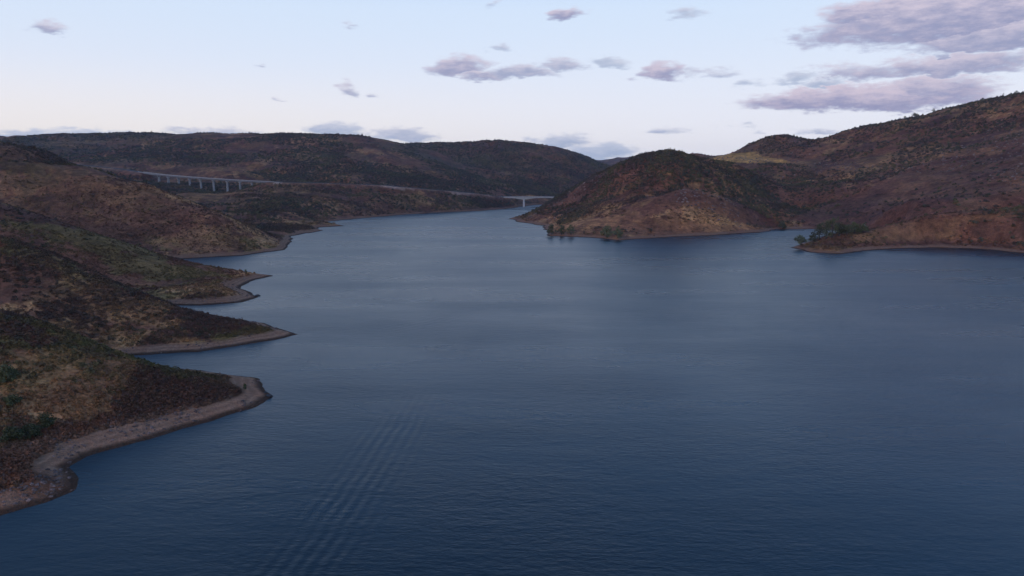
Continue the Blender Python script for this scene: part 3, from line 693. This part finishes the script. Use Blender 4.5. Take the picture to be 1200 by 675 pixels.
def scatter(name, protos, pts, scale, rot, tint, var):
    """uncountable cover: one object, its points carry the copies"""
    me = bpy.data.meshes.new(name); n = len(pts)
    me.vertices.add(n); me.vertices.foreach_set('co', pts.astype(np.float32).ravel())
    def attr(nm, kind, data, key='value'):
        at = me.attributes.new(nm, kind, 'POINT'); at.data.foreach_set(key, data)
    attr('size', 'FLOAT_VECTOR', scale.astype(np.float32).ravel(), 'vector'); attr('turn', 'FLOAT_VECTOR', np.stack([rot * 0, rot * 0, rot], -1).astype(np.float32).ravel(), 'vector')
    attr('kindno', 'INT', var.astype(np.int32)); attr('tint', 'FLOAT_COLOR', np.concatenate([tint, np.ones((n, 1))], 1).astype(np.float32).ravel(), 'color')
    o = link(name, me); o['kind'] = 'stuff'
    ng = bpy.data.node_groups.new(name, 'GeometryNodeTree')
    ng.interface.new_socket('Geometry', in_out='INPUT', socket_type='NodeSocketGeometry'); ng.interface.new_socket('Geometry', in_out='OUTPUT', socket_type='NodeSocketGeometry')
    N = ng.nodes; Lk = ng.links
    gi, go = N.new('NodeGroupInput'), N.new('NodeGroupOutput')
    g2i = N.new('GeometryNodeGeometryToInstance')
    for p in reversed(protos):
        ob = bpy.data.objects.new('source_' + name, p)
        oi = N.new('GeometryNodeObjectInfo'); oi.inputs['Object'].default_value = ob
        Lk.new(oi.outputs['Geometry'], g2i.inputs[0])
    iop = N.new('GeometryNodeInstanceOnPoints')
    Lk.new(gi.outputs[0], iop.inputs['Points']); Lk.new(g2i.outputs[0], iop.inputs['Instance'])
    iop.inputs['Pick Instance'].default_value = True
    def na(nm, t):
        a = N.new('GeometryNodeInputNamedAttribute'); a.data_type = t; a.inputs[0].default_value = nm; return a.outputs[0]
    Lk.new(na('kindno', 'INT'), iop.inputs['Instance Index'])
    e2r = N.new('FunctionNodeEulerToRotation'); Lk.new(na('turn', 'FLOAT_VECTOR'), e2r.inputs[0]); Lk.new(e2r.outputs[0], iop.inputs['Rotation'])
    Lk.new(na('size', 'FLOAT_VECTOR'), iop.inputs['Scale'])
    Lk.new(iop.outputs[0], go.inputs[0])
    md = o.modifiers.new('cover', 'NODES'); md.node_group = ng
    return o

def sample(n, th0, th1, r0, r1, uniform_area):
    th = rng.uniform(th0, th1, n)
    r = np.sqrt(rng.uniform(r0 * r0, r1 * r1, n)) if uniform_area else np.exp(rng.uniform(math.log(r0), math.log(r1), n))
    return np.sin(th) * r, np.cos(th) * r
def mixc(a, b, t): return a + (b - a) * t[:, None]
shrubs = [shrub_proto(0, 70, 0.75, 1), shrub_proto(1, 84, 0.85, 3), shrub_proto(2, 64, 0.6, 2), shrub_proto(3, 90, 1.15, 3)]
S_HEATH, S_OLIVE, S_DARK, S_TREE, S_STRAW = [np.array(c) * 1.12 for c in [(0.16, 0.08, 0.05), (0.175, 0.135, 0.045), (0.105, 0.058, 0.040), (0.070, 0.066, 0.037), (0.20, 0.13, 0.07)]]
def plant(name, n, box, size, dens_seed, cutoff, wave, treeish, uniform_area=False, flat=1.0, minh=2.0, keepp=None):
    x, y = sample(n, *box, uniform_area)
    r = np.hypot(x, y)
    d0 = lake_distance(x, y); k = d0 > 8; x, y = x[k], y[k]
    dn = fbm(x, y, wave, 4, dens_seed) + rng.uniform(-0.12, 0.12, len(x)); k = dn > cutoff; x, y, dn = x[k], y[k], dn[k]
    h, d, rd = height(x, y, True)
    lvl = np.where(np.hypot(x, y) < 270, 4.1 - 1.9 * sstep(-125, -90, x) - 1.8 * (1 - sstep(160, 195, y)), 2.0) + fbm(x, y, 22, 3, 99) * 3.0
    k = (h > np.maximum(lvl, minh)) & (rd > 26)
    if keepp is not None: k &= keepp(x, y, h)
    x, y, h, dn = x[k], y[k], h[k], dn[k]; n = len(x)
    g, _ = cover(x, y, h, np.full(n, 50.0), np.full(n, 1e4))
    big = rng.random(n) ** 2.2
    s = (size[0] + (size[1] - size[0]) * big)
    tint = mixc(g * 0.85, np.broadcast_to(S_TREE, (n, 3)), np.clip(treeish + rng.uniform(-.25, .25, n), 0, 1))
    t2 = fbm(x, y, 45, 3, 131) + rng.uniform(-.1, .1, n)
    tint = mixc(tint, np.broadcast_to(S_OLIVE, (n, 3)), sstep(0.05, 0.2, t2) * 0.4)
    tint = mixc(tint, np.broadcast_to(S_DARK, (n, 3)), sstep(0.05, 0.2, -t2) * 0.5)
    sc3 = np.stack([s, s * rng.uniform(0.8, 1.2, n), s * rng.uniform(0.7, 1.25, n) * flat], -1)
    scatter(name, shrubs, np.stack([x, y, h - 0.12 * s], -1), sc3, rng.uniform(0, 6.28, n), tint, rng.integers(0, 4, n))
    return n
def notfield(x, y, h):
    px, py = project(x, y, h); ok = np.ones(len(x), bool); rnd = rng.random(len(x))
    for i in SMOOTH:
        ok &= ~(inpoly(px, py, PLOTS[i][0]) & (y > PLOTS[i][1]) & (y < PLOTS[i][2])) | ((rnd < (0.4 if i in (1, 5) else 0.12)) & (i > 0))
    return ok
FOV = 0.66
cnt = []
cnt.append(plant('heath_scrub', 170000, (-FOV, -0.12, 105, 860), (0.35, 1.25), 111, -0.10, 22, 0.15, False, 0.9, keepp=notfield))
cnt.append(plant('broom_scrub', 26000, (-FOV, -0.1, 105, 900), (0.9, 2.0), 113, 0.06, 50, 0.55, False, 0.85, keepp=notfield))
cnt.append(plant('lake_side_scrub', 90000, (-0.36, FOV, 560, 1350), (0.7, 2.2), 115, -0.06, 60, 0.4, False, 0.85, keepp=notfield))
cnt.append(plant('hillside_bushes', 60000, (-0.45, FOV, 800, 1750), (1.5, 3.8), 117, 0.07, 110, 0.85, False, 0.95, 5, keepp=notfield))
cnt.append(plant('slope_scrub', 60000, (-FOV, 0.0, 900, 1560), (0.8, 3.0), 121, 0.03, 70, 0.6, False, 0.9))
cnt.append(plant('ridge_woodland', 80000, (-FOV, 0.14, 1480, 2700), (1.4, 4.4), 119, -0.02, 150, 0.85, False, 0.95, 4))
def bushy(x, y, h):
    px, py = project(x, y, h); ok = np.zeros(len(x), bool)
    for poly, d0, d1 in BUSHY: ok |= inpoly(px, py, poly) & (y > d0) & (y < d1)
    return ok & notfield(x, y, h)
BUSHY = [([(625, 250), (660, 226), (700, 202), (745, 181), (776, 174), (800, 178), (832, 192), (830, 205), (800, 219), (745, 244), (660, 256)], 960, 1400),
         ([(860, 180), (890, 160), (930, 157), (975, 157), (1050, 139), (1200, 106), (1210, 150), (1100, 165), (1000, 185), (960, 188), (925, 184), (895, 182)], 1100, 1700),
         ([(840, 200), (920, 196), (965, 205), (940, 235), (880, 228)], 1000, 1420),
         ([(560, 180), (620, 166), (690, 190), (700, 232), (600, 228), (540, 205)], 1750, 2600)]
cnt.append(plant('thicket', 110000, (-0.1, FOV, 950, 2600), (1.3, 3.6), 123, -0.06, 45, 0.8, False, 0.95, 4, keepp=bushy))
print('scatter', cnt)

# ------------------------------------------------------------------ stones on the bare shore and outcrops on the slopes
stone_mat = leaf_mat('shore_stone'); stones = [rock_mesh(i, stone_mat) for i in range(3)]
def strew(name, n, box, size, cond, tint, ua=False):
    x, y = sample(n, *box, ua); d0 = lake_distance(x, y); k = d0 > -1; x, y = x[k], y[k]
    h, d, rd = height(x, y, True); k = cond(x, y, h); x, y, h = x[k], y[k], h[k]; n = len(x)
    s = size[0] + (size[1] - size[0]) * rng.random(n) ** 3
    scatter(name, stones, np.stack([x, y, h + 0.1 * s], -1), np.stack([s, s, s], -1), rng.uniform(0, 6.28, n), np.array(tint) * rng.uniform(0.6, 1.3, (n, 1)), rng.integers(0, 3, n))
strew('shore_stones', 60000, (-FOV, -0.1, 105, 520), (0.07, 0.65), lambda x, y, h: (h > 0.0) & (h < 3.8) & (fbm(x, y, 9, 3, 151) > 0.02) & ((h > 0.5) | (rng.random(len(x)) < 0.2)), (0.20, 0.125, 0.10))
strew('rock_outcrops', 40000, (-0.3, FOV, 620, 1700), (0.5, 2.2), lambda x, y, h: (h > 6) & (y > 830) & (fbm(x, y, 120, 4, 141) > 0.08), (0.24, 0.16, 0.13))

# ------------------------------------------------------------------ trees and bushes that stand out
bark = concrete_mat('bark', (0.09, 0.07, 0.055)); crown_mats = [leaf_mat('crown_dark', (0.100, 0.096, 0.042)), leaf_mat('crown_olive', (0.125, 0.125, 0.052)), leaf_mat('crown_grey_green', (0.12, 0.13, 0.075))]
def tree(name, label, cat, base, hgt, wid, mat=0, seed=0, lean=0.0, group=None, shape='round', n=900):
    rg = np.random.default_rng(500 + seed)
    t = thing(name, label, cat, base, 0, group)
    mb = MB(); lx = lean * hgt
    tr = max(0.05, hgt * 0.028)
    bush = shape == 'bush'
    top = 0.35 if bush else (0.86 if shape == 'tall' else 0.62)
    tp = [(0, 0, -0.4)] + [(lx * (k / 5) ** 1.3 + rg.normal(0, .012) * hgt, rg.normal(0, .012) * hgt, top * hgt * k / 5) for k in range(1, 6)]
    mb.tube(tp, [tr * (1.25 - 0.19 * k) for k in range(6)])
    limbs = []
    for k in range(6 if not bush else 5):
        a = k * 2.4 + rg.uniform(-.4, .4); i = 2 + k % 3 if not bush else k % 2
        p = Vector(tp[i]); L = wid * 0.5 * rg.uniform(0.55, 0.85)
        up = hgt * (0.28 if not bush else 0.5) * rg.uniform(0.6, 1.1)
        e = p + Vector((math.cos(a) * L, math.sin(a) * L, up)); mdl = p.lerp(e, 0.5) + Vector((0, 0, 0.06 * hgt))
        mb.tube([p, mdl, e], [tr * 0.5, tr * 0.34, tr * 0.12], 5); limbs.append(e)
    mb.build('trunk', bark, t, True)
    cr = MB()
    clumps = []
    z0, z1 = (0.12, 0.9) if bush else (0.3, 0.93)
    if shape == 'tall': z0, z1 = 0.14, 0.94
    nc = 16 if not bush else 12
    for k in range(nc):
        zz = z0 + (z1 - z0) * (k + 0.5) / nc; prof = math.sin(math.pi * min(1, max(0.06, ((zz - z0 * 0.4) / (1.06 - z0 * 0.4)))) ** (0.85 if not bush else 0.6))
        a = rg.uniform(0, 6.28); q = wid * 0.5 * prof * rg.uniform(0.2, 0.72)
        clumps.append(((lx * zz + math.cos(a) * q, math.sin(a) * q, zz * hgt), wid * rg.uniform(0.15, 0.26)))
    for e in limbs: clumps.append((tuple(e), wid * rg.uniform(0.14, 0.22)))
    for c, r in clumps: leaf_faces(cr, c, n // len(clumps), r, r * (0.8 if shape != 'tall' else 1.3), max(0.14, wid * 0.045), rg, False, 0.15)
    cr.build('crown', crown_mats[mat], t)
    return t
def put(px, py, d0, d1): return ground_at(px, py, d0, d1)
PEN = 'trees on the peninsula'
tree('shore_tree', 'leaning round tree alone at the very tip of the peninsula, by the water', 'tree', put(940, 287.5, 690, 760), 9.5, 12.5, 2, 1, -0.5, None, 'round', 1100)
for i, (px, py, hp, wp, shp, mt, lab) in enumerate([
        (953, 284, 13, 10, 'bush', 0, 'dark bushy tree nearest the leaning shore tree, at the left end of the grove'),
        (960, 281, 20, 11, 'round', 0, 'broad dark tree second from the left in the peninsula grove'),
        (968, 280, 22, 10, 'tall', 1, 'slim upright tree left of the tallest one in the peninsula grove'),
        (975, 279, 24, 11, 'tall', 1, 'tallest tree in the middle of the peninsula grove'),
        (983, 277, 16, 12, 'round', 0, 'rounded tree just right of the tallest in the peninsula grove'),
        (992, 276, 13, 12, 'round', 0, 'low spreading tree in the right half of the peninsula grove'),
        (1001, 274, 14, 11, 'round', 1, 'round tree near the right end of the peninsula grove'),
        (1011, 273, 10, 13, 'bush', 1, 'olive bush tree closing the right end of the peninsula grove')]):
    b = put(px, py, 690, 760); k = b.y / F
    tree('grove_tree', lab, 'tree', b, hp * k, wp * k * 1.25, mt, 10 + i, 0.03 * (i % 3 - 1), PEN, shp)
for i, (px, py, hp, wp, lab) in enumerate([
        (646, 275, 13, 10, 'leftmost green waterside bush on the headland, at its left corner'),
        (658, 275, 12, 9, 'middle green bush of the left three on the headland shore'),
        (669, 275, 13, 8, 'right bush of the left three on the headland shore'),
        (711, 278, 14, 13, 'tall dark green bush left of the pair on the headland shore'),
        (724, 279, 13, 11, 'olive bush right of the pair on the headland shore'),
        (917, 268, 8, 9, 'small round bush on the far shore of the inlet behind the peninsula')]):
    b = put(px, py, 740, 1000); k = b.y / F
    tree('waterside_bush', lab, 'bush', b, hp * k, wp * k * 1.2, 1 if i != 5 else 0, 30 + i, 0, 'bushes along the far shore', 'bush', 800)
for i, (px, hp, wp, lab) in enumerate([
        (1062, 4, 5, 'leftmost small tree on the right skyline under the purple cloud'), (1074, 5, 11, 'wide dark tree clump second from left on the right skyline'),
        (1095, 6, 6, 'round dark tree third from left on the right skyline'), (1151, 4, 7, 'bushy tree on the right skyline right of the cloud'),
        (1175, 6, 3, 'slim lone tree on the right skyline'), (1190, 5, 7, 'rightmost tree on the right skyline near the photo edge')]):
    x0 = direction(px, 120)[0]; D = np.linspace(1150, 1700, 400); t = D / direction(px, 120)[1]
    hh = height(x0 * t, D); _, py = project(x0 * t, D, hh); j = int(np.argmin(py)); k = D[j] / F
    tree('skyline_tree', lab, 'tree', (x0 * t[j], D[j], hh[j] - 0.4), hp * k * 0.8, wp * k * 0.8, 0, 50 + i, 0, 'trees on the right skyline', 'bush', 500)
b = put(288, 321, 440, 520); tree('small_tree', 'single small dark tree on the third spur near its pointed tip', 'tree', b, 3.2, 1.7, 0, 61, 0, None, 'tall', 400)
b = put(287, 456, 200, 250); tree('small_bush', 'small green bush alone on the bare tip of the nearest spur', 'bush', b, 2.0, 1.3, 1, 62, 0, None, 'bush', 500)
for i, (px, py, hp, wp, lab) in enumerate([
        (54, 501, 18, 20, 'dark green bush at the edge of the nearest bare shore'), (36, 512, 16, 24, 'wide dark bush left of the one at the shore edge'),
        (12, 515, 14, 26, 'dark bush at the left photo edge above the nearest beach'), (9, 448, 20, 24, 'dark bush at the left photo edge amid golden grass'),
        (14, 474, 10, 20, 'low bush at the left photo edge below the grassy one')]):
    b = put(px, py, 130, 230); k = b.y / F
    tree('broom_bush', lab, 'bush', b, hp * k, wp * k * 1.1, 0, 70 + i, 0, 'dark bushes on the nearest slope', 'bush', 1500)
def rock(name, label, px, py, d0, d1, r, seed):
    rg = np.random.default_rng(seed); bm = bmesh.new(); bmesh.ops.create_icosphere(bm, subdivisions=3, radius=1)
    for v in bm.verts:
        n = sum(math.sin(v.co.dot(Vector(rg.uniform(-4, 4, 3))) + q) for q in range(3)) * 0.0
        v.co = Vector((v.co.x * 1.3, v.co.y, v.co.z * 0.75)) * (1 + 0.16 * math.sin(v.co.x * 4 + seed) * math.sin(v.co.y * 5 + 1) + 0.12 * math.sin(v.co.z * 7 + v.co.x * 3))
    bmesh.ops.scale(bm, verts=bm.verts, vec=(r, r, r))
    me = bpy.data.meshes.new(name); bm.to_mesh(me); bm.free(); me.materials.append(conc_rock)
    o = link(name, me); o.location = put(px, py, d0, d1); tag(o, label, 'rock', 'dark rocks at the water edge'); return o
conc_rock = concrete_mat('dark_wet_rock', (0.05, 0.045, 0.045))
rock('shore_rock', 'dark rock at the water edge on the tip of the nearest spur', 315, 464, 210, 245, 0.8, 1)
rock('shore_rock', 'smaller dark rock just above the one on the nearest spur tip', 311, 460, 210, 250, 0.5, 2)
rock('shore_rock', 'dark rock on the blunt lower tip of the third spur', 302, 347, 400, 440, 1.3, 3)

# ------------------------------------------------------------------ haze in the valley air
def build_haze():
    m = bpy.data.materials.new('dusk_haze'); m.use_nodes = True; nt = NT(m.node_tree); nt.n.clear()
    out = nt.new('ShaderNodeOutputMaterial'); pv = nt.new('ShaderNodeVolumePrincipled')
    pv.inputs['Color'].default_value = (0.62, 0.74, 1.0, 1); pv.inputs['Density'].default_value = HAZE; pv.inputs['Anisotropy'].default_value = 0.2
    nt.l.new(pv.outputs[0], out.inputs['Volume'])
    o = MB().box((0, 0, 160), (15000, 15000, 345)).build('haze', m); o['kind'] = 'stuff'
HAZE = 4.2e-5
build_haze()
